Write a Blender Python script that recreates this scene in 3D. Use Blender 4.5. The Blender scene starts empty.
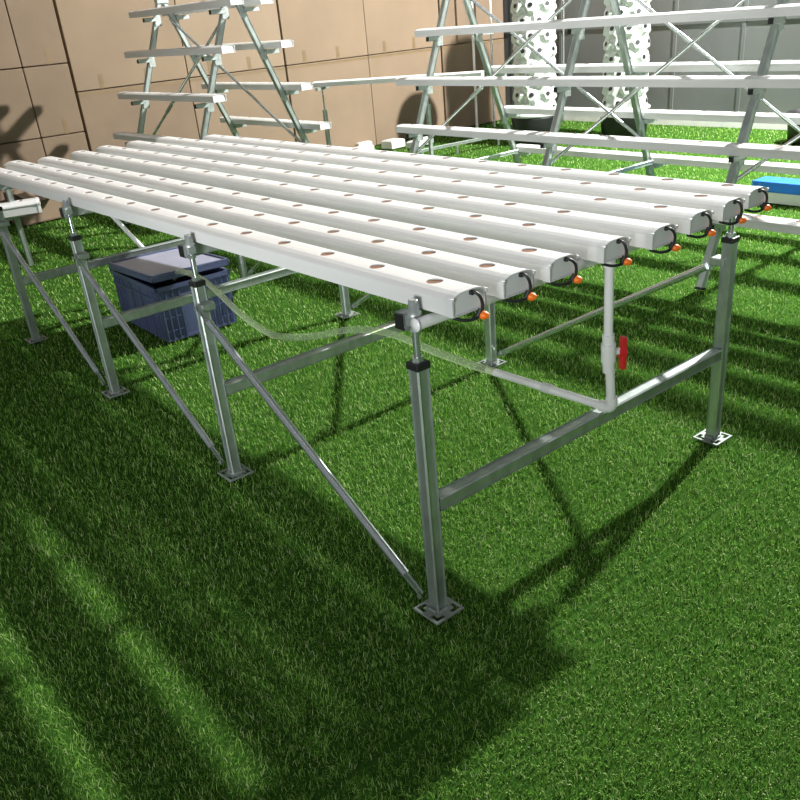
import bpy, bmesh, math, random
import numpy as np
from mathutils import Vector, Matrix
R_ = random.Random(7)
SC = bpy.context.scene
COL = SC.collection
PI = math.pi

# ------------------------------------------------------------------ camera
CAM_POS = Vector((-1.0934, -1.3520, 1.4019))
YAW, PITCH, ROLL = 0.66102, 0.46276, -0.09192
F_PX, PPX, PPY = 833.5, 409.33, 428.08
def cam_axes():
    ca, sa, cb, sb, cc, sc = math.cos(YAW), math.sin(YAW), math.cos(PITCH), math.sin(PITCH), math.cos(ROLL), math.sin(ROLL)
    f = Vector((sa*cb, ca*cb, -sb)); r = Vector((ca, -sa, 0)); u = r.cross(f)
    return cc*r + sc*u, -sc*r + cc*u, f
cr, cu, cf = cam_axes()
cam = bpy.data.cameras.new('camera'); camo = bpy.data.objects.new('camera', cam); COL.objects.link(camo)
camo.matrix_world = Matrix(((cr.x, cu.x, -cf.x, CAM_POS.x), (cr.y, cu.y, -cf.y, CAM_POS.y), (cr.z, cu.z, -cf.z, CAM_POS.z), (0, 0, 0, 1)))
cam.sensor_width = 36; cam.sensor_fit = 'HORIZONTAL'; cam.lens = F_PX/800*36
cam.shift_x = -(PPX-400)/800; cam.shift_y = (PPY-400)/800
cam.clip_start = .02; cam.clip_end = 100
SC.camera = camo

# ------------------------------------------------------------------ world, lamps, exposure
w = bpy.data.worlds.new('world'); SC.world = w; w.use_nodes = True
bg = w.node_tree.nodes['Background']; bg.inputs[0].default_value = (.93, .97, 1, 1); bg.inputs[1].default_value = .23
SC.view_settings.view_transform = 'Standard'; SC.view_settings.look = 'None'
SC.view_settings.exposure = 0.0; SC.view_settings.gamma = 1; SC.view_settings.use_curve_mapping = False
def lamp(name, loc, power, radius, color=(1, .985, .96), aim=None, angle=None, blend=1.0):
    l = bpy.data.lights.new(name, 'SPOT' if aim else 'POINT')
    l.energy = power; l.shadow_soft_size = radius; l.color = color
    if aim: l.spot_size = math.radians(angle); l.spot_blend = blend
    o = bpy.data.objects.new(name, l); COL.objects.link(o); o.location = loc
    if aim: o.rotation_euler = (Vector(aim)-Vector(loc)).to_track_quat('-Z', 'Y').to_euler()
    return o
lamp('hall_lamp', (6.65, 1.05, 4.6), 5500, .08)
al = bpy.data.lights.new('side_fill', 'AREA'); al.shape = 'RECTANGLE'; al.size = 6.0; al.size_y = .5; al.energy = 46; al.spread = math.radians(34); al.color = (.95, .98, 1)  # unseen soft fill, added to brighten the faces turned to the camera side
ao = bpy.data.objects.new('side_fill', al); COL.objects.link(ao); ao.location = (-5.2, -2.9, 1.45); ao.rotation_euler = Vector((.83, .56, 0)).to_track_quat('-Z', 'Z').to_euler()
lamp('stripe_spot', (-1.2, .55, 3.0), 480, .006, aim=(-.80, .45, 0), angle=46)  # unseen spot, added to light the turf stripes through the slats

# ------------------------------------------------------------------ materials
def nt(name):
    m = bpy.data.materials.new(name); m.use_nodes = True
    t = m.node_tree; return m, t, t.nodes['Principled BSDF']
def ramp(t, fac, stops):
    r = t.nodes.new('ShaderNodeValToRGB'); el = r.color_ramp.elements
    while len(el) < len(stops): el.new(.5)
    for e, (p, c) in zip(el, stops): e.position = p; e.color = (*c, 1)
    t.links.new(fac, r.inputs[0]); return r.outputs[0]
def mat(name, c, rough=.5, metal=0., var=.06, scale=8., stretch=(1, 1, 1), bump=0., bscale=200., spec=.5, coord='Object'):
    m, t, b = nt(name)
    tc = t.nodes.new('ShaderNodeTexCoord'); mp = t.nodes.new('ShaderNodeMapping'); mp.inputs['Scale'].default_value = stretch
    t.links.new(tc.outputs[coord], mp.inputs[0])
    n = t.nodes.new('ShaderNodeTexNoise'); n.inputs['Scale'].default_value = scale; n.inputs['Detail'].default_value = 5
    t.links.new(mp.outputs[0], n.inputs['Vector'])
    lo = tuple(max(0, x*(1-var)) for x in c); hi = tuple(min(1, x*(1+var)) for x in c)
    t.links.new(ramp(t, n.outputs['Fac'], [(.3, lo), (.7, hi)]), b.inputs['Base Color'])
    b.inputs['Roughness'].default_value = rough; b.inputs['Metallic'].default_value = metal
    b.inputs['Specular IOR Level'].default_value = spec
    if bump:
        n2 = t.nodes.new('ShaderNodeTexNoise'); n2.inputs['Scale'].default_value = bscale; n2.inputs['Detail'].default_value = 3
        t.links.new(mp.outputs[0], n2.inputs['Vector'])
        bp = t.nodes.new('ShaderNodeBump'); bp.inputs['Strength'].default_value = bump; bp.inputs['Distance'].default_value = .004
        t.links.new(n2.outputs['Fac'], bp.inputs['Height']); t.links.new(bp.outputs[0], b.inputs['Normal'])
    return m
M = {}
M['pvc'] = mat('white_pvc', (.67, .67, .655), .38, var=.05, scale=3, stretch=(6, .6, 6))
M['cap'] = mat('grey_white_cap', (.62, .63, .62), .45, var=.04)
M['pipe'] = mat('white_pipe', (.78, .78, .77), .3, var=.03)
M['hole'] = mat('brown_liner', (.21, .092, .04), .8, var=.3, scale=40)
M['galv'] = mat('galvanised_steel', (.43, .48, .455), .38, .8, var=.16, scale=30, stretch=(1, 1, .5))
M['chrome'] = mat('bright_zinc', (.55, .59, .60), .25, .88, var=.08, scale=20)
M['bracket'] = mat('bracket_steel', (.40, .44, .42), .45, .6, var=.14, scale=30)
M['plate'] = mat('foot_plate_steel', (.24, .27, .25), .6, .3, var=.15, scale=30)
M['black'] = mat('black_plastic', (.012, .012, .013), .45, var=.2)
M['orange'] = mat('orange_plastic', (.95, .19, .012), .4, var=.05)
M['red'] = mat('red_plastic', (.6, .012, .02), .35, var=.05)
M['bin'] = mat('slate_blue_plastic', (.068, .085, .165), .42, var=.1)
M['lid'] = mat('lid_plastic', (.30, .31, .40), .4, var=.08)
M['blue'] = mat('blue_film', (.02, .17, .72), .35, var=.06)
M['card'] = mat('cardboard', (.225, .163, .106), .85, var=.07, scale=2.5, bump=.08, bscale=60)
M['card2'] = mat('cardboard_dull', (.19, .135, .088), .85, var=.08, scale=3.5, bump=.08, bscale=60)
M['card3'] = mat('cardboard_pale', (.245, .182, .122), .85, var=.06, scale=2, bump=.08, bscale=60)
M['tape'] = mat('packing_tape', (.19, .132, .072), .35, var=.06)
M['dark'] = mat('dark_gap', (.03, .02, .012), .9)
M['wallgrey'] = mat('grey_panel', (.15, .16, .155), .3, .2, var=.12, scale=1.5, stretch=(1, 1, .4))
M['wallbrown'] = mat('brown_wall', (.25, .17, .10), .9)
M['trim'] = mat('white_trim', (.7, .7, .67), .5)
M['tower'] = mat('tower_plastic', (.56, .59, .56), .35, var=.03)
M['backing'] = mat('turf_backing', (.034, .09, .014), 1.0, var=.4, scale=120, bump=.3, bscale=300, spec=0.0)
def hose_mat():
    m, t, b = nt('clear_hose_plastic')
    b.inputs['Base Color'].default_value = (.72, .80, .62, 1); b.inputs['Roughness'].default_value = .15
    tr = t.nodes.new('ShaderNodeBsdfTransparent'); tr.inputs[0].default_value = (.80, .88, .68, 1)
    fr = t.nodes.new('ShaderNodeLayerWeight'); fr.inputs[0].default_value = .35
    mr = t.nodes.new('ShaderNodeMapRange'); mr.inputs['To Min'].default_value = .12; mr.inputs['To Max'].default_value = .55
    mx = t.nodes.new('ShaderNodeMixShader')
    t.links.new(fr.outputs['Facing'], mr.inputs[0]); t.links.new(mr.outputs[0], mx.inputs[0])
    t.links.new(tr.outputs[0], mx.inputs[1]); t.links.new(b.outputs[0], mx.inputs[2])
    t.links.new(mx.outputs[0], t.nodes['Material Output'].inputs[0]); return m
M['hose'] = hose_mat()
def grass_mat():
    m, t, b = nt('turf_blades')
    at = t.nodes.new('ShaderNodeAttribute'); at.attribute_name = 'tone'
    c = ramp(t, at.outputs['Fac'], [(0, (.050, .135, .018)), (.42, (.165, .36, .052)), (.75, (.31, .53, .11)), (1, (.60, .70, .34))])
    t.links.new(c, b.inputs['Base Color']); b.inputs['Roughness'].default_value = .75
    b.inputs['Specular IOR Level'].default_value = .06
    tl = t.nodes.new('ShaderNodeBsdfTranslucent'); t.links.new(c, tl.inputs[0])
    mx = t.nodes.new('ShaderNodeMixShader'); mx.inputs[0].default_value = .25
    t.links.new(b.outputs[0], mx.inputs[1]); t.links.new(tl.outputs[0], mx.inputs[2])
    t.links.new(mx.outputs[0], t.nodes['Material Output'].inputs[0]); return m
M['grass'] = grass_mat()

# ------------------------------------------------------------------ mesh helpers
def frame(d):
    d = d.normalized(); a = Vector((0, 0, 1)) if abs(d.z) < .95 else Vector((0, 1, 0))
    u = a.cross(d).normalized(); return u, d.cross(u).normalized()
class MB:
    def __init__(s): s.v = []; s.f = []; s.mi = []; s.sm = []
    def add(s, vs, fs, mi=0, smooth=False):
        o = len(s.v); s.v += [tuple(v) for v in vs]
        for f in fs: s.f.append([i+o for i in f]); s.mi.append(mi); s.sm.append(smooth)
        return s
    def box(s, x0, x1, y0, y1, z0, z1, mi=0, mtx=None, b=0.):
        if b <= 0:
            vs = [Vector((x, y, z)) for z in (z0, z1) for y in (y0, y1) for x in (x0, x1)]
            fs = [(0, 2, 3, 1), (4, 5, 7, 6), (0, 1, 5, 4), (2, 6, 7, 3), (0, 4, 6, 2), (1, 3, 7, 5)]
        else:
            bm = bmesh.new(); bmesh.ops.create_cube(bm, size=1)
            for v in bm.verts: v.co = Vector(((x0+x1)/2+v.co.x*(x1-x0), (y0+y1)/2+v.co.y*(y1-y0), (z0+z1)/2+v.co.z*(z1-z0)))
            bmesh.ops.bevel(bm, geom=bm.edges[:], offset=b, segments=2, affect='EDGES', profile=.5)
            bm.verts.index_update(); vs = [v.co.copy() for v in bm.verts]; fs = [[v.index for v in f.verts] for f in bm.faces]; bm.free()
        if mtx: vs = [mtx @ v for v in vs]
        return s.add(vs, fs, mi)
    def bar(s, a, b, w, h=None, mi=0, bev=.004, up=None):     # square tube from a to b
        a = Vector(a); b = Vector(b); h = h or w; d = (b-a).normalized()
        if up: v = Vector(up); u = v.cross(d).normalized(); v = d.cross(u).normalized()
        else: u, v = frame(d)
        pr = []
        for sx, sy in ((1, 1), (-1, 1), (-1, -1), (1, -1)):
            for k in ((0, 1) if sx*sy > 0 else (1, 0)):
                pr.append((sx*(w/2-(bev if k == 0 else 0)), sy*(h/2-(bev if k == 1 else 0))))
        n = len(pr); vs = [a+u*x+v*y for x, y in pr]+[b+u*x+v*y for x, y in pr]
        fs = [(i, (i+1) % n, n+(i+1) % n, n+i) for i in range(n)]+[list(range(n))[::-1], list(range(n, 2*n))]
        return s.add(vs, fs, mi)
    def tube(s, pts, r, n=10, mi=0, caps=True):
        pts = [Vector(p) for p in pts]; rs = r if isinstance(r, (list, tuple)) else [r]*len(pts)
        vs = []; fs = []; u = None
        for i, p in enumerate(pts):
            d = (pts[min(i+1, len(pts)-1)]-pts[max(i-1, 0)]).normalized()
            if u is None: u, v = frame(d)
            else: u = (u-d*u.dot(d)).normalized(); v = d.cross(u)
            for k in range(n): a = 2*PI*k/n; vs.append(p+(u*math.cos(a)+v*math.sin(a))*rs[i])
        for i in range(len(pts)-1):
            for k in range(n): fs.append((i*n+k, i*n+(k+1) % n, (i+1)*n+(k+1) % n, (i+1)*n+k))
        s.add(vs, fs, mi, True)
        if caps: s.add(vs[:n], [list(range(n))[::-1]], mi); s.add(vs[-n:], [list(range(n))], mi)
        return s
    def lathe(s, prof, c=(0, 0, 0), n=24, mi=0, smooth=True):
        vs = [(c[0]+r*math.cos(2*PI*k/n), c[1]+r*math.sin(2*PI*k/n), c[2]+z) for r, z in prof for k in range(n)]
        fs = [(i*n+k, i*n+(k+1) % n, (i+1)*n+(k+1) % n, (i+1)*n+k) for i in range(len(prof)-1) for k in range(n)]
        s.add(vs, fs, mi, smooth)
        return s.add(vs[:n], [list(range(n))[::-1]], mi).add(vs[-n:], [list(range(n))], mi)
    def build(s, name, mats, parent=None):
        me = bpy.data.meshes.new(name); me.from_pydata(s.v, [], s.f); me.update()
        for m in (mats if isinstance(mats, (list, tuple)) else [mats]): me.materials.append(m)
        me.polygons.foreach_set('material_index', s.mi); me.polygons.foreach_set('use_smooth', s.sm)
        o = bpy.data.objects.new(name, me); COL.objects.link(o)
        if parent: o.parent = parent
        return o
def spline(pts, n=8):
    P = [Vector(p) for p in pts]; out = []
    for i in range(len(P)-1):
        p0, p1, p2, p3 = P[max(i-1, 0)], P[i], P[i+1], P[min(i+2, len(P)-1)]
        for k in range(n):
            t = k/n; out.append(.5*((2*p1)+(p2-p0)*t+(2*p0-5*p1+4*p2-p3)*t*t+(3*p1-p0-3*p2+p3)*t**3))
    return out+[P[-1]]
def empty(name, loc=(0, 0, 0), rz=0):
    o = bpy.data.objects.new(name, None); COL.objects.link(o); o.location = loc; o.rotation_euler = (0, 0, rz); o.empty_display_size = .05; return o
def tag(o, label, cat, group=None, kind=None):
    if label: o['label'] = label
    if cat: o['category'] = cat
    if group: o['group'] = group
    if kind: o['kind'] = kind
    return o
def struct(o): o['kind'] = 'structure'; return o
KIDS = {}
def copy_tree(o, parent=None):
    c = o.copy(); COL.objects.link(c)
    if parent: c.parent = parent
    for ch in list(o.children): copy_tree(ch, c)
    return c

# ------------------------------------------------------------------ the room
GZ = -.016
struct(MB().box(-4, 7.75, -4, 7.5, GZ-.1, GZ).build('floor', M['backing']))
wb = MB().box(-4, 7.75, 7.42, 7.52, GZ, 5.4)
struct(wb.build('wall_back', M['wallbrown']))
wr = MB().box(7.7, 7.8, -4, 7.42, GZ, 5.4)
yy = 7.0
while yy > -4:                                                     # cover strips over the panel seams
    wr.box(7.69, 7.7, yy-.02, yy+.02, GZ, 5.4); yy -= .82
wr.box(7.685, 7.7, -4, 7.42, 1.02, 1.05)
struct(wr.build('wall_right', M['wallgrey']))
struct(MB().box(-4, 7.7, 7.38, 7.42, GZ, .07, b=.004).build('baseboard_back', M['trim']))
struct(MB().box(7.62, 7.69, -4, 7.38, GZ, .05, b=.004).build('baseboard_right', M['trim']))

# turf: individual blades, thinner further away
def turf():
    rg = np.random.default_rng(3)
    X0, X1, Y0, Y1 = -1.5, 7.6, -1.15, 7.35
    N = 3000000
    x = rg.uniform(X0, X1, N); y = rg.uniform(Y0, Y1, N)
    d = np.sqrt((x-CAM_POS.x)**2+(y-CAM_POS.y)**2+CAM_POS.z**2)
    full = N/((X1-X0)*(Y1-Y0))
    want = np.clip(42000*(1.9/d)**2.1, 1700, 42000)
    keep = rg.uniform(0, 1, N) < want/full
    # seams where two rolls of turf meet
    for sy in (-.262, 1.80, 3.85):
        keep &= ~((np.abs(y-sy-.004*np.sin(x*9)) < .006))
    keep &= ~((y > 6.2) & (x < 2.1*0+0))
    x, y, d = x[keep], y[keep], d[keep]; n = len(x)
    s = np.clip(d/2.0, 1, 4)**.85
    ln = rg.uniform(.011, .020, n)*np.clip(s, 1, 1.35); wd = rg.uniform(.0010, .0017, n)*s
    az = rg.uniform(0, 2*PI, n); tilt = rg.uniform(.25, 1.2, n)
    hx, hy = np.cos(az), np.sin(az); px, py = -hy, hx
    h1 = ln*.55*np.cos(tilt*.5); o1 = ln*.55*np.sin(tilt*.5)
    h2 = h1+ln*.45*np.cos(tilt*1.3); o2 = o1+ln*.45*np.sin(tilt*1.3)
    V = np.empty((n, 5, 3), np.float32); z0 = GZ
    V[:, 0] = np.stack([x-px*wd/2, y-py*wd/2, np.full(n, z0)], 1); V[:, 1] = np.stack([x+px*wd/2, y+py*wd/2, np.full(n, z0)], 1)
    V[:, 2] = np.stack([x+hx*o1+px*wd/2, y+hy*o1+py*wd/2, z0+h1], 1); V[:, 3] = np.stack([x+hx*o1-px*wd/2, y+hy*o1-py*wd/2, z0+h1], 1)
    V[:, 4] = np.stack([x+hx*o2, y+hy*o2, z0+h2], 1)
    base = (np.arange(n)*5)[:, None]
    L = (base+np.array([0, 1, 2, 3, 3, 2, 4])).astype(np.int32).ravel()
    me = bpy.data.meshes.new('artificial_turf'); me.vertices.add(n*5); me.vertices.foreach_set('co', V.ravel())
    me.loops.add(n*7); me.loops.foreach_set('vertex_index', L); me.polygons.add(n*2)
    me.polygons.foreach_set('loop_start', ((np.arange(n)*7)[:, None]+np.array([0, 4])).astype(np.int32).ravel())
    me.update(calc_edges=True)
    at = me.attributes.new('tone', 'FLOAT', 'POINT')
    tone = np.clip(rg.normal(.45, .30, n), 0, 1); at.data.foreach_set('value', np.repeat(tone, 5).astype(np.float32))
    me.materials.append(M['grass'])
    o = bpy.data.objects.new('artificial_turf', me); COL.objects.link(o)
    tag(o, 'short bright green artificial turf covering the whole hall floor', 'grass', kind='stuff')
turf()

# ------------------------------------------------------------------ growing channels (profile in x,z; runs along y from 0 to -length)
CW, CH = .104, .0495
def channel_profile():
    w2 = CW/2; zs = .0365
    arc = []
    for i in range(9):
        t = -1+2*i/8; arc.append((t*(w2-.002), zs+.003+(CH-zs-.003)*(1-max(0, (abs(t)-.40)/.60)**1.5)))
    return w2, zs, arc
def make_channel(name, L, first, step, hr=.0195, cap_mats=None, tube=False, tube_var=0):
    """far end at y=0, near end at y=-L; holes counted from the near end"""
    root = empty(name)
    w2, zs, arc = channel_profile()
    mb = MB()
    xs = [p[0] for p in arc]; zc = [p[1] for p in arc]
    c0, c1 = 2, 6                                                   # the crown strip xs[2]..xs[6] carries the holes
    holes = []
    y = -L+first
    while y < -.05: holes.append(y); y += step
    def strip(ya, yb, cols):
        for i in cols:
            mb.add([(xs[i], ya, zc[i]), (xs[i+1], ya, zc[i+1]), (xs[i+1], yb, zc[i+1]), (xs[i], yb, zc[i])], [(0, 1, 2, 3)], 0, False)
    strip(-L, 0, [0, 1, 6, 7])
    last = -L; hw = xs[c1]
    def zat(x): return float(np.interp(x, xs, zc))
    for hy in holes:
        a, b = hy-hw, hy+hw
        strip(last, a, range(c0, c1)); last = b
        N = 24; inn = []; low = []; outr = []
        for k in range(N):
            t = 2*PI*k/N; cx, cy = math.cos(t), math.sin(t)
            inn.append((hr*cx, hy+hr*cy, zat(hr*cx))); low.append((hr*cx, hy+hr*cy, zat(hr*cx)-.0035))
            m = hw/max(abs(cx), abs(cy)); outr.append((m*cx, hy+m*cy, zat(m*cx)))
        vs = outr+inn+low
        mb.add(vs, [(k, (k+1) % N, N+(k+1) % N, N+k) for k in range(N)], 0, True)
        mb.add(inn+low, [(k, (k+1) % N, N+(k+1) % N, N+k) for k in range(N)], 0)
        mb.add(low, [list(range(N))], 1)
    strip(last, 0, range(c0, c1))
    # shoulders, side walls with a shallow step, feet and underside
    for sx in (-1, 1):
        pr = [(sx*(w2-.002), zs+.003), (sx*w2, zs), (sx*w2, zs-.004), (sx*(w2-.003), zs-.005), (sx*(w2-.003), 0), (sx*(w2-.014), 0), (sx*(w2-.014), .004), (0, .004)]
        for p, q in zip(pr, pr[1:]):
            f = (0, 1, 2, 3) if sx < 0 else (3, 2, 1, 0)
            mb.add([(p[0], -L, p[1]), (p[0], 0, p[1]), (q[0], 0, q[1]), (q[0], -L, q[1])], [f], 0)
    outline = [(-w2+.003, 0), (w2-.003, 0), (w2-.003, zs-.005), (w2, zs-.004), (w2, zs)]+[(x, z) for x, z in arc[::-1]]+[(-w2, zs), (-w2, zs-.004), (-w2+.003, zs-.005)]
    for yv, rev in ((-.0, True),):
        mb.add([(x, yv, z) for x, z in outline], [list(range(len(outline)))[::(1 if rev else -1)]], 0)
    mb.build('channel_body', [M['pvc'], M['hole']], root)
    # near end cap: lip and recessed plate
    cp = MB(); n = len(outline); cz = .024
    def ring(sc, yv): return [(x*sc, yv, cz+(z-cz)*sc) for x, z in outline]
    A, B, C, D = ring(1.03, -L+.020), ring(1.03, -L-.002), ring(.95, -L-.002), ring(.95, -L+.002)
    for P, Q in ((A, B), (B, C), (C, D)):
        cp.add(P+Q, [(i, (i+1) % n, n+(i+1) % n, n+i) for i in range(n)], 0)
    cp.add(D, [list(range(n))], 0)
    for sx in (-1, 1): cp.box(sx*(w2-.002)-.004, sx*(w2-.002)+.004, -L-.005, -L+.006, zs-.004, zs+.005, b=.0015)
    cp.build('end_cap', cap_mats or M['cap'], root)
    if tube:
        k = tube_var
        pts = spline([(.008, -L+.004, .041), (.013, -L-.008, .041), (.022+k, -L-.015, .030), (.026+k, -L-.016, .012), (.022+k, -L-.014, -.006), (.006, -L-.010, -.015), (-.018, -L-.002, -.014), (-.038, -L+.014, -.006)], 7)
        t = MB().tube(pts, .0038, 8).build('feed_tube', M['black'], root)
        MB().tube([(.007, -L+.006, .041), (.010, -L-.004, .041)], .0058, 10).build('tube_grommet', M['black'], t)
        MB().tube([(.022+k, -L-.0145, .004), (.014+k, -L-.012, -.011)], .0065, 10).build('tee_fitting', M['black'], t)
        MB().tube([(.018+k, -L-.013, -.008), (.022+k, -L-.018, -.009), (.027+k, -L-.023, -.010), (.032+k, -L-.027, -.012)], [.006, .0098, .0092, .0055], 12).build('orange_plug', M['orange'], t)
    return root

# ------------------------------------------------------------------ growing table: steel frame
TW, TL = 1.277, 1.0705
def make_table():
    root = empty('growing_table_frame')
    tag(root, 'galvanised steel frame of the long growing table standing on eight legs', 'table frame')
    for i in range(4):
        y = i*TL
        for x, s in ((0, 1), (TW, -1)):
            lg = MB().bar((x, y, .004), (x, y, .69), .037, bev=.004, up=(0, 1, 0)).build('leg', M['galv'], root)
            bp = MB(); pw = .047                                    # foot plate with four slots, made as a frame of strips
            for (a, b, c, d) in ((-pw, pw, -pw, -.040), (-pw, pw, .040, pw), (-pw, -.040, -.040, .040), (.040, pw, -.040, .040),
                                 (-.028, .028, -.028, .028), (-.040, -.028, -.012, .012), (.028, .040, -.012, .012), (-.012, .012, -.040, -.028), (-.012, .012, .028, .040)):
                bp.box(x+a, x+b, y+c, y+d, 0, .005)
            bp.build('base_plate', M['plate'], lg)
            wl = MB()
            for a, b in ((1, 0), (-1, 0), (0, 1), (0, -1)):
                wl.box(x+a*.020-.012*abs(b)-.003*abs(a), x+a*.020+.012*abs(b)+.003*abs(a), y+b*.020-.012*abs(a)-.003*abs(b), y+b*.020+.012*abs(a)+.003*abs(b), .005, .012)
            wl.build('weld_bead', M['bracket'], lg)
            MB().box(x-.0205, x+.0205, y-.0205, y+.0205, .682, .70, b=.003).build('top_cap', M['black'], lg)
            rd = MB().tube([(x, y, .69), (x, y, .828)], .0085, 12)
            rd.build('threaded_rod', M['chrome'], lg)
            MB().lathe([(.015, 0), (.015, .012)], (x, y, .70), 6, smooth=False).build('hex_nut', M['chrome'], lg)
            MB().lathe([(.014, 0), (.014, .010)], (x, y, .7715), 6, smooth=False).build('hex_nut', M['chrome'], lg)
            MB().box(x-.014, x+.014, y-.0098, y+.0165, .784, .808, b=.002).build('rod_clamp', M['bracket'], lg)
            if s > 0:
                MB().lathe([(.017, 0), (.017, .008), (.013, .010), (.011, .036), (.009, .036)], (x, y, .808), 12).build('rod_sleeve', M['bracket'], lg)
        rl = MB().bar((-.014, y+.034, .790), (TW+.03, y+.034, .790), .034, .041, bev=.003, up=(0, 0, 1)).build('top_rail', M['bracket'], root)
        MB().box(-.018, -.0155, y+.020, y+.048, .773, .807).build('rail_plug', M['black'], rl)
        MB().bar((.019, y, .318), (TW-.019, y, .318), .04, bev=.004, up=(0, 0, 1)).build('crossbar', M['galv'], root)
    def brace(x, ya, za, yb, zb, side):
        xo = x+side*.027
        a = Vector((xo, ya, za)); b = Vector((xo, yb, zb)); d = (b-a).normalized(); L = (b-a).length
        br = MB().tube([a+d*.07, b-d*.07], .0122, 12)
        for p, q in ((a, a+d*.075), (b, b-d*.075)):
            br.bar(p, q, .006, .024, bev=.001, up=Vector((1, 0, 0)).cross(d))
        o = br.build('brace', M['chrome'], root)
        for p in (a, b):
            MB().tube([p-Vector((.008, 0, 0))*1, p+Vector((side*.012, 0, 0))], .007, 6).build('brace_bolt', M['galv'], o)
        c = MB(); c.box(x-.024, x+.024, yb-.024, yb+.024, zb-.012, zb+.012, b=.003); c.build('clamp_collar', M['galv'], o)
    for i in range(3):
        brace(0, i*TL+.03, .045, (i+1)*TL-.026, .62, -1)
        brace(TW, (i+1)*TL-.03, .045, i*TL+.026, .62, -1 if False else 1)
    return root
make_table()

# eight channels on the table
CX0, PITCHX = .0740, .16615
near_y = [-.098, -.082, -.082, -.092, -.121, -.117, -.116, -.095]
far_y = [3.70, 3.60, 3.54, 3.56, 3.58, 3.56, 3.50, 3.24]
first_y = [.010, .017, .026, .197, .209, .009, -.015, .002]
dz = [.004, -.003, -.004, -.002, .0, .001, .003, .001]
dx = [0, .004, -.008, .012, .003, .008, 0, 0]
which = ['nearest the camera, ending beside the bolt head',
         'second from the near edge of the table',
         'third from the near edge, left of the drain pipe',
         'fourth from the near edge, ending above the drain pipe',
         'fifth from the near edge, right of the drain pipe',
         'third from the far edge of the table',
         'second from far edge, ending above the far front leg',
         'on the far edge of the table, beside the blue bar']
for i in range(8):
    Lc = far_y[i]-near_y[i]
    ch = make_channel('growing_channel', Lc, first_y[i]-near_y[i], .2064, tube=True, tube_var=R_.uniform(-.006, .006))
    ch.location = (CX0+i*PITCHX+dx[i], far_y[i], .8110+dz[i])
    tag(ch, 'white growing channel ' + which[i], 'growing channel', 'channels lying on the growing table')

# ------------------------------------------------------------------ drain pipe with red valve, clear hose
dp = empty('drain_pipe')
tag(dp, 'white plastic drain pipe with a red valve, under the table front end', 'pipe')
mf = MB().tube([(-.016, -.024, .7955), (1.27, -.024, .7955)], .0135, 16).build('header_pipe', M['pipe'], dp)
MB().lathe([(.0135, 0), (.0155, .0), (.0155, .004), (.001, .0045)], (0, 0, 0), 16).build('pipe_plug', M['pipe'], mf)
pl = bpy.data.objects['pipe_plug']; pl.location = (-.016, -.024, .7955); pl.rotation_euler = (0, -PI/2, 0)
PXV, PYV = .634, -.044
MB().tube([(PXV-.012, PYV, .80), (PXV-.008, PYV, .565)], .0125, 16).tube([(PXV, PYV, .50), (PXV+.012, PYV, .37)], .0125, 16).build('riser_pipe', M['pipe'], dp)
MB().tube([(PXV-.012, PYV, .806), (PXV-.0115, PYV, .77)], .016, 16).build('tee_joint', M['pipe'], dp)
vb = MB().tube([(PXV-.008, PYV, .585), (PXV-.0065, PYV, .555)], .0165, 16).tube([(PXV-.0065, PYV, .558), (PXV-.005, PYV, .505)], .020, 16).tube([(PXV-.005, PYV, .507), (PXV-.003, PYV, .475)], .0165, 16).tube([(PXV, PYV, .53), (PXV+.026, PYV-.012, .53)], .010, 12).build('valve_body', M['pipe'], dp)
MB().box(-.008, .008, -.011, .011, -.050, .044, b=.004).tube([(-.014, 0, 0), (.008, 0, 0)], .015, 10).build('valve_handle', M['red'], vb)
vh = bpy.data.objects['valve_handle']; vh.location = (PXV+.036, PYV-.016, .525); vh.rotation_euler = (0, 0, -.5)
EL = (PXV+.014, PYV, .357)
MB().tube(spline([(EL[0]-.002, EL[1], .392), (EL[0], EL[1], .370), (EL[0], EL[1]+.010, .3585), (EL[0], EL[1]+.038, .3555)], 5), .0165, 14).build('elbow_joint', M['pipe'], dp)
MB().tube([(EL[0], EL[1]+.02, .3555), (.634, .435, .352)], .0125, 16).build('floor_run', M['pipe'], dp)
MB().tube([(.6425, .17, .3545), (.6415, .205, .354)], .0155, 14).build('coupling', M['cap'], dp)
hs = MB().tube(spline([(.635, .40, .352), (.632, .55, .352), (.634, .74, .354), (.640, .90, .360), (.61, 1.0, .366), (.555, 1.09, .364), (.49, 1.17, .345), (.435, 1.26, .332), (.405, 1.36, .326), (.41, 1.5, .330), (.432, 1.68, .345), (.452, 1.88, .388), (.485, 2.06, .398), (.515, 2.25, .392), (.56, 2.50, .35), (.60, 2.66, .28)], 6), .0135, 12).build('clear_hose', M['hose'])
tag(hs, 'clear plastic hose curving from the white drain pipe to the bin', 'hose')

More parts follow.
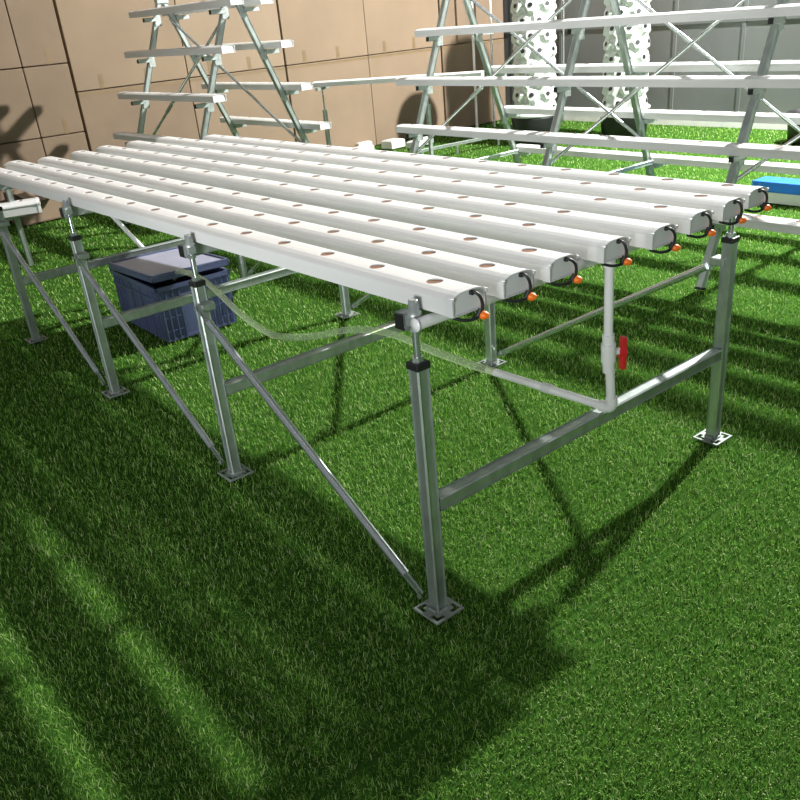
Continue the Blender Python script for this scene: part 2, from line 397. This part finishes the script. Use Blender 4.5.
# ------------------------------------------------------------------ blue bin with crooked lid
def make_bin():
    b = empty('storage_bin', (.650, 2.836, 0), -.02)
    tag(b, 'dark blue plastic storage bin under the table with its lid askew', 'bin')
    W, L, H = .385, .57, .285; t = 1.02
    mb = MB()
    def ringr(w, l, z): return [(-w/2, -l/2, z), (w/2, -l/2, z), (w/2, l/2, z), (-w/2, l/2, z)]
    A = ringr(W, L, 0); B = ringr(W*t, L*t, H); C = ringr(W*t-.012, L*t-.012, H); D = ringr(W-.012, L-.012, .01)
    for P, Q in ((A, B), (B, C), (C, D)): mb.add(P+Q, [(i, (i+1) % 4, 4+(i+1) % 4, 4+i) for i in range(4)])
    mb.add(A, [(3, 2, 1, 0)]).add(D, [(0, 1, 2, 3)])
    mb.build('bin_body', M['bin'], b)
    for z, h, o in ((H-.022, .022, .010), (H-.075, .010, .007)):
        rm = MB(); f = 1+(t-1)*z/H; w, l = W*f/2+o, L*f/2+o
        rm.box(-w, w, -l, -l+o+.003, z, z+h).box(-w, w, l-o-.003, l, z, z+h).box(-w, -w+o+.003, -l, l, z, z+h).box(w-o-.003, w, -l, l, z, z+h)
        rm.build('rim', M['bin'], b)
    rb = MB()
    for sgn in (-1, 1):
        for x in (-.185, -.155, -.120, -.085, .085, .120, .155, .185): rb.box(x-.003, x+.003, sgn*(L/2)-.010, sgn*(L/2)+.012, .012, H-.02)
        for y in (-.28, -.245, -.21, -.17, -.06, .06, .17, .21, .245, .28): rb.box(sgn*W/2-.010, sgn*W/2+.012, y-.003, y+.003, .012, H-.02)
        for z in (.05, .12, .19):
            for a, c in ((-.185, -.085), (.085, .185)): rb.box(a, c, sgn*L/2-.008, sgn*L/2+.010, z, z+.005)
            for a, c in ((-.28, -.17), (.17, .28)): rb.box(sgn*W/2-.008, sgn*W/2+.010, a, c, z, z+.005)
        rb.box(-W/2-.004, W/2+.004, sgn*L/2-.006, sgn*L/2+.006, 0, .014)
    rb.build('rib', M['bin'], b)
    Rm = Matrix.Translation((-.004, -.02, H+.044)) @ Matrix.Rotation(.01, 4, 'Z') @ Matrix.Rotation(-.035, 4, 'X') @ Matrix.Rotation(.02, 4, 'Y')
    w, l = .212, .285
    ld = MB().box(-w, w, -l, l, -.003, .003, 1, Rm)
    for a in ((-w, w, -l, -l+.014), (-w, w, l-.014, l), (-w, -w+.014, -l, l), (w-.014, w, -l, l)): ld.box(a[0], a[1], a[2], a[3], -.026, .010, 0, Rm, b=.003)
    ld.build('lid', [M['bin'], M['lid']], b)
make_bin()
fp = MB().tube([(.735, 3.235, .27), (.58, 3.30, .545), (.55, 3.31, .60)], .0125, 14)
tag(fp.build('supply_pipe', M['pipe']), 'slanting white supply pipe rising from behind the blue bin', 'pipe')

# ------------------------------------------------------------------ A-shaped tiered racks
ROWS = [1.57, 1.283, .985, .69, .387]
def xf(z): return -.69+.412*z                                        # front leg relative to the apex line
def xb(z): return .69-.412*z
APZ = 1.672
def make_rack(x0, ys, label, tops, lows):
    root = empty('tiered_rack_frame', (x0, 0, 0)); tag(root, label, 'rack frame', 'tiered steel rack frames')
    for y in ys:
        for fn, sg in ((xf, -1), (xb, 1)):
            lg = MB().bar((fn(0), y, 0), (fn(APZ-.02), y, APZ-.02), .04, bev=.004, up=(0, 1, 0)).build('leg', M['galv'], root)
            MB().bar((fn(0), y, -.004), (fn(.008), y, .008), .044, bev=.003, up=(0, 1, 0)).build('foot_cap', M['black'], lg)
            for z in ROWS[(0 if tops else 1):]:
                zz = z-CH-.0165
                ar = MB().bar((fn(zz)+sg*.012, y-.034, zz), (fn(zz)+sg*.125, y-.034, zz), .03, bev=.002, up=(0, 0, 1))
                ar.box(fn(zz)-.026, fn(zz)+.026, y-.022, y-.019, zz-.05, zz+.02)
                a = ar.build('shelf_arm', M['bracket'], root)
                MB().box(fn(zz)+sg*.126-.002, fn(zz)+sg*.126+.002, y-.047, y-.021, zz-.013, zz+.013).build('arm_plug', M['black'], a)
        MB().box(-.05, .05, y-.026, y+.026, APZ-.06, APZ, b=.004).build('apex_plate', M['galv'], root)
        if y > 1.5: MB().bar((xf(.35), y-.03, .35), (xb(.35), y-.03, .35), .028, bev=.003, up=(0, 0, 1)).build('tie_bar', M['galv'], root)
    for ya, yb in zip(ys, ys[1:]):                                   # ya is the far trestle, yb the nearer one
        for fn, za, zb, sg in ((xf, .50, 1.50, 1), (xb, 1.50, .52, -1)):
            a = Vector((fn(za)+sg*.028, ya, za)); b = Vector((fn(zb)+sg*.028, yb, zb))
            br = MB().tube([a, b], .0105, 10).build('cross_brace', M['chrome'], root)
            c = a+(b-a)*.38; d = (b-a).normalized()
            MB().tube([c-d*.05, c+d*.05], .0135, 10).build('brace_sleeve', M['galv'], br)
    return root
XR = 3.346
make_rack(XR, [3.39, 2.15, .93, -.29], 'long tiered steel rack frame behind the growing table, on the right', True, True)
XL = 2.2+.02
make_rack(XL, [5.6, 4.5], 'short tiered steel rack frame near the cardboard, at the upper left', True, True)
def rack_channel(x0, side, z, yf, yn, label, group, name='growing_channel'):
    c = make_channel(name, yf-yn, .11, .2064)
    zz = z-CH; fn = xf if side < 0 else xb
    c.location = (x0+fn(zz)+side*.072, yf, zz); tag(c, label, 'growing channel', group); return c
nm = ['top', 'second', 'third', 'fourth', 'bottom']
g2 = 'channels on the long rack behind the table'; g1 = 'channels on the short rack at the upper left'
fr_end = [0, 3.50, 3.60, 3.49, 3.45]
fl = ['', 'white channel on the near side of the long rack, highest row in view', 'white channel on the near side of the long rack, at middle height',
      'white channel on the near side of the long rack, just above the table top', 'white channel on the near side of the long rack, lowest, right of the table']
bl = ['', '', 'white channel on the far side of the long rack, crossing the two towers', 'white channel on the far side of the long rack, by the tower bases',
      'white channel on the far side of the long rack, lowest, just above the turf']
rack_channel(XR, -1, ROWS[0], 3.50, -.45, 'white channel on the near side of the long rack, at its very top', g2)
for i in range(1, 5):
    rack_channel(XR, -1, ROWS[i], fr_end[i] if i < 4 else 3.45, -.45, fl[i], g2)
    if i > 1: rack_channel(XR, 1, ROWS[i], 3.42, -.45, bl[i], g2)
hl = ['topmost', 'second from the top', 'third from the top', 'lowest in view']
for i in range(4):
    rack_channel(XL, -1, ROWS[i]+.012, 5.86-.02*(i % 2), 4.19+.01*(i % 3), 'white channel on the left side of the short rack, ' + hl[i], g1)
    rack_channel(XL, 1, ROWS[i]+.005, 5.82, 4.24, 'white channel on the right side of the short rack, ' + hl[i] + '', g1)

# blue topped bar on the turf beyond the table
bb = empty('blue_topped_bar', (0, 0, 0)); tag(bb, 'white plank with a bright blue top on the turf beyond the table corner', 'bar')
MB().box(4.545, 4.70, .2, 1.72, 0, .075, b=.004).build('plank', M['pvc'], bb)
MB().box(4.535, 4.71, .2, 1.735, .075, .145, b=.006).build('blue_top', M['blue'], bb)

# ------------------------------------------------------------------ bench channel on thin posts, bits on the floor by the cardboard
wc = make_channel('growing_channel', 1.68, .10, .2064); wc.location = (3.81, 5.94, .815); wc.rotation_euler = (0, 0, math.atan2(.85, 1.46)*1)
tag(wc, 'white channel on thin posts before the cardboard, left of the long rack', 'growing channel')
ps = empty('post_stand', (0, 0, 0)); tag(ps, 'thin steel post stand holding the channel before the cardboard', 'stand')
for (x, y) in ((3.84, 5.87), (4.40, 4.97)):
    p_ = MB().tube([(x, y, 0), (x, y, .785)], .008, 8).build('post', M['galv'], ps)
    MB().bar((x, y, 0), (x, y, .60), .036, bev=.003, up=(0, 1, 0)).build('post_sleeve', M['bracket'], p_)
    MB().bar((x-.11, y-.065, .80), (x+.11, y+.065, .80), .028, bev=.002, up=(0, 0, 1)).build('post_arm', M['bracket'], p_)
for (x0_, y0_, x1_, y1_, lab) in ((4.66, 5.50, 5.85, 5.42, 'long low steel rail on the turf behind the long rack'),):
    lr = empty('low_rail'); tag(lr, lab, 'rail')
    MB().bar((x0_, y0_, .10), (x1_, y1_, .10), .03, bev=.003, up=(0, 0, 1)).build('rail_bar', M['galv'], lr)
    for t in (.06, .45, .94): MB().bar((x0_+(x1_-x0_)*t, y0_+(y1_-y0_)*t, 0), (x0_+(x1_-x0_)*t, y0_+(y1_-y0_)*t, .09), .022, bev=.002, up=(0, 1, 0)).build('peg', M['galv'], lr)
bits = [('white_plank', (4.72, 6.66, 0), (.60, .16, .05), .35, 'flat white plank on the turf below the cardboard'),
        ('white_block', (5.20, 6.55, 0), (.22, .18, .085), .1, 'white block at the end of the flat white plank'),
        ('white_fitting_box', (5.02, 6.92, 0), (.20, .16, .07), .0, 'small white fitting box behind the flat plank'),
        ('white_gutter_piece', (5.42, 6.33, 0), (.40, .11, .07), .25, 'short white gutter piece on the turf under the long rack end')]
for nme, l, s, rz, lab in bits:
    o = MB().box(-s[0]/2, s[0]/2, -s[1]/2, s[1]/2, 0, s[2], b=.008).box(-s[0]/2+.015, s[0]/2-.015, -s[1]/2+.015, s[1]/2-.015, s[2]*.96, s[2]+.006, b=.002).build(nme, M['trim'])
    o.location = l; o.rotation_euler = (0, 0, rz); tag(o, lab, nme.split('_')[-1])

# side table seen behind the left end
sd = empty('side_stand'); tag(sd, 'low steel stand with slanting leg, seen behind the left table end', 'stand')
MB().bar((.525, 4.94, 0), (.515, 4.94, .62), .034, bev=.003, up=(0, 1, 0)).build('leg', M['galv'], sd)
MB().bar((.40, 4.88, .352), (.70, 5.02, .352), .03, bev=.003, up=(0, 0, 1)).build('shelf_arm', M['bracket'], sd)
sc_ = make_channel('growing_channel', 1.35, .12, .2064, cap_mats=M['pipe']); sc_.location = (-.62, 5.24, .368); sc_.rotation_euler = (0, 0, 1.30); sc_.scale = (1.7, 1, 1.7)
tag(sc_, 'white channel lying on the low side stand at the left edge', 'growing channel')
ob = empty('open_carton', (1.13, 6.62, 0), .1); tag(ob, 'open brown cardboard carton on the turf by the left wall', 'box')
cb = MB()
for a in ((-.19, .19, -.13, -.12), (-.19, .19, .12, .13), (-.19, -.18, -.13, .13), (.18, .19, -.13, .13)): cb.box(a[0], a[1], a[2], a[3], 0, .27)
cb.box(-.19, .19, -.13, .13, 0, .01); cb.build('carton_body', M['card'], ob)
MB().add([(-.19, -.13, .27), (.19, -.13, .27), (.12, -.25, .20), (-.12, -.25, .20), (-.19, -.126, .27), (.19, -.126, .27), (.12, -.246, .198), (-.12, -.246, .198)], [(0, 1, 2, 3), (7, 6, 5, 4), (3, 2, 6, 7), (0, 3, 7, 4), (1, 5, 6, 2)]).build('flap', M['card3'], ob)

# ------------------------------------------------------------------ cardboard boxes stacked along the back wall
def carton(x0, x1, z0, z1, yfr, mname, label, tape=True, tail=None):
    b = empty('cardboard_box', ((x0+x1)/2, yfr+.22, z0)); tag(b, label, 'box', 'cardboard boxes along the back wall')
    w, h = x1-x0, z1-z0; g = .004
    bb_ = MB().box(-w/2+g, w/2-g, -.22, .22, g, h-g, b=.006).build('box_body', M[mname], b)
    if tape:
        MB().box(-w/2+.05, w/2-.05, -.2215, -.2195, h*.5-.0015+.25*h, h*.5+.0015+.25*h).build('crease', M['tape'], bb_) if False else None
        MB().box(-w/2+.01, w/2-.01, -.2212, -.2192, h-.035, h-.010).build('packing_tape', M['tape'], b)
    for t in (tail or []):
        MB().box(t*w-.022, t*w+.022, -.2213, -.2192, .0+g, .13).build('tape_tail', M['tape'], b)
for (x0, x1, cn, z) in ((.55, 1.41, 'left', None), (1.41, 1.812, 'right', None)):
    for k, (z0, z1, ln) in enumerate(((0, .65, 'lowest'), (.65, 1.235, 'second from the floor'), (1.235, 1.86, 'third from the floor'))):
        carton(x0, x1, z0, z1, 6.85, 'card2', 'brown cardboard box, ' + ln + ' in the ' + ('leftmost stack' if cn == 'left' else 'narrow stack left of the big boxes'), tape=False, tail=[.1] if cn == 'right' else None)
xs_ = [1.845, 2.98, 4.12, 5.235, 6.36, 7.45]
pos = ['beside the narrow box stack', 'behind the short rack', 'left of the thin posts', 'behind the left end of the long rack', 'left of the white towers']
for k in range(5):
    for j, (z0, z1) in enumerate(((0, .985), (.985, 2.0))):
        carton(xs_[k], xs_[k+1]-.006, z0, z1, 6.90+.012*(k % 2), ['card', 'card3', 'card', 'card', 'card2'][k] if j else ['card2', 'card', 'card', 'card', 'card2'][k],
               'large brown cardboard box ' + pos[k] + (', upper of its pair' if j else ', lower of its pair'), tape=not j, tail=[-.28, .12] if j else None)

# ------------------------------------------------------------------ white planting towers
def make_tower(x, y, rot, label, nT):
    root = empty('planting_tower', (x, y, 0), rot); tag(root, label, 'planting tower', 'white planting towers by the grey wall')
    MB().lathe([(.20, 0), (.235, .02), (.25, .20), (.262, .255), (.262, .27), (.2, .272)], (0, 0, 0), 32).build('base_tub', M['black'], root)
    MB().lathe([(.245, 0), (.268, .004), (.268, .03), (.25, .04), (.1, .042)], (0, 0, .27), 32).build('tub_lid', M['tower'], root)
    hT = .142; n = 8; rc = .20
    for t in range(nT):
        z = .305+t*hT; off = (t % 2)*PI/n
        mb = MB()
        mb.lathe([(rc-.012, 0), (rc, .015), (rc-.004, hT*.5), (rc, hT-.012), (rc-.012, hT)], (0, 0, z), n*2, smooth=False)
        for k in range(n):
            a = off+2*PI*k/n; ca, sa = math.cos(a), math.sin(a)
            def P(r, s, zz): return (r*ca-s*sa, r*sa+s*ca, z+zz)
            # flared cup: wide at the wall, lip leaning outward, opening faces up and out
            base = [P(rc-.02, .062, .135), P(rc-.02, -.062, .135), P(rc-.02, -.078, .05), P(rc-.02, -.045, -.055), P(rc-.02, .045, -.055), P(rc-.02, .078, .05)]
            lip = [P(.214, .036, .105), P(.214, -.036, .105), P(.230, -.048, .055), P(.237, -.024, .002), P(.237, .024, .002), P(.230, .048, .055)]
            mb.add(base+lip, [(i, (i+1) % 6, 6+(i+1) % 6, 6+i) for i in range(6)], 0)
            mb.add(lip, [list(range(6))], 0)
            c = Vector(P(.230, 0, .055)); nx = Vector((ca*.97, sa*.97, .22)).normalized(); u = Vector((-sa, ca, 0)); v = nx.cross(u)
            mb.add([c+nx*.004+(u*math.cos(q*PI/6)*.026+v*math.sin(q*PI/6)*.022) for q in range(12)], [list(range(12))], 1)
        mb.build('tower_tier', [M['tower'], M['black']], root)
make_tower(6.12, 5.19, .2, 'white planting tower with cups, left of the pair by the grey wall', 9)
make_tower(6.72, 4.46, .35, 'white planting tower with cups, right of the pair by the grey wall', 15)
tb = MB().lathe([(.20, 0), (.235, .02), (.25, .20), (.262, .255), (.262, .27), (.24, .272), (.235, .2), (.19, .02)], (0, 0, 0), 32).build('black_tub', M['black'])
tb.location = (6.98, 2.50, 0); tag(tb, 'black plastic tub on the turf at the right edge by the grey wall', 'tub')
for (x, y, r, lab, mt) in ((6.62, 6.62, .016, 'white upright pole just left of the left tower', 'pipe'), (6.93, 6.62, .014, 'pale upright pole close beside the left tower', 'cap'),
                           (7.6, 6.22, .016, 'thin steel pole before the grey wall, right of the left tower', 'galv'), (7.6, 6.05, .012, 'thinner steel pole before the grey wall, between the towers', 'galv')):
    tag(MB().tube([(x, y, GZ), (x, y, 2.6)], r, 10).build('upright_pole', M[mt]), lab, 'pole', 'upright poles by the far corner')

# ------------------------------------------------------------------ unseen mask and box, added to cut light stripes on the near left floor
LX, LZ = -1.2, 3.0
lv = empty('stripe_mask_rig', (0, 0, 0)); lv['kind'] = 'structure'
ll = MB()
gaps = [(-.90, .05), (-.64, .065), (-.39, .026), (-1.15, .08), (-1.40, .08)]
K = .42/LZ
edges = sorted([(LX+(g-wd/2-LX)*K, LX+(g+wd/2-LX)*K) for g, wd in gaps])
xa = LX-.30
for a, b in edges:
    ll.box(xa, a, -.1, 1.15, LZ-.423, LZ-.417); xa = b
ll.box(xa, LX+.34, -.1, 1.15, LZ-.423, LZ-.417)
for ya_, yb_ in ((-.1, .452), (.551, .559), (.613, .620), (.75, 1.15)): ll.box(LX-.3, LX+.34, ya_, yb_, LZ-.427, LZ-.4235)
ll.build('stripe_mask', M['galv'], lv)
MB().box(LX-.30, LX+.34, -.1, -.095, LZ-.42, LZ+.05).box(LX-.30, LX+.34, 1.145, 1.15, LZ-.42, LZ+.05).box(LX-.3, LX-.295, -.1, 1.15, LZ-.42, LZ+.05).box(LX+.335, LX+.34, -.1, 1.15, LZ-.42, LZ+.05).box(LX-.3, LX+.34, -.1, 1.15, LZ+.05, LZ+.06).build('mask_box', M['trim'], lv)
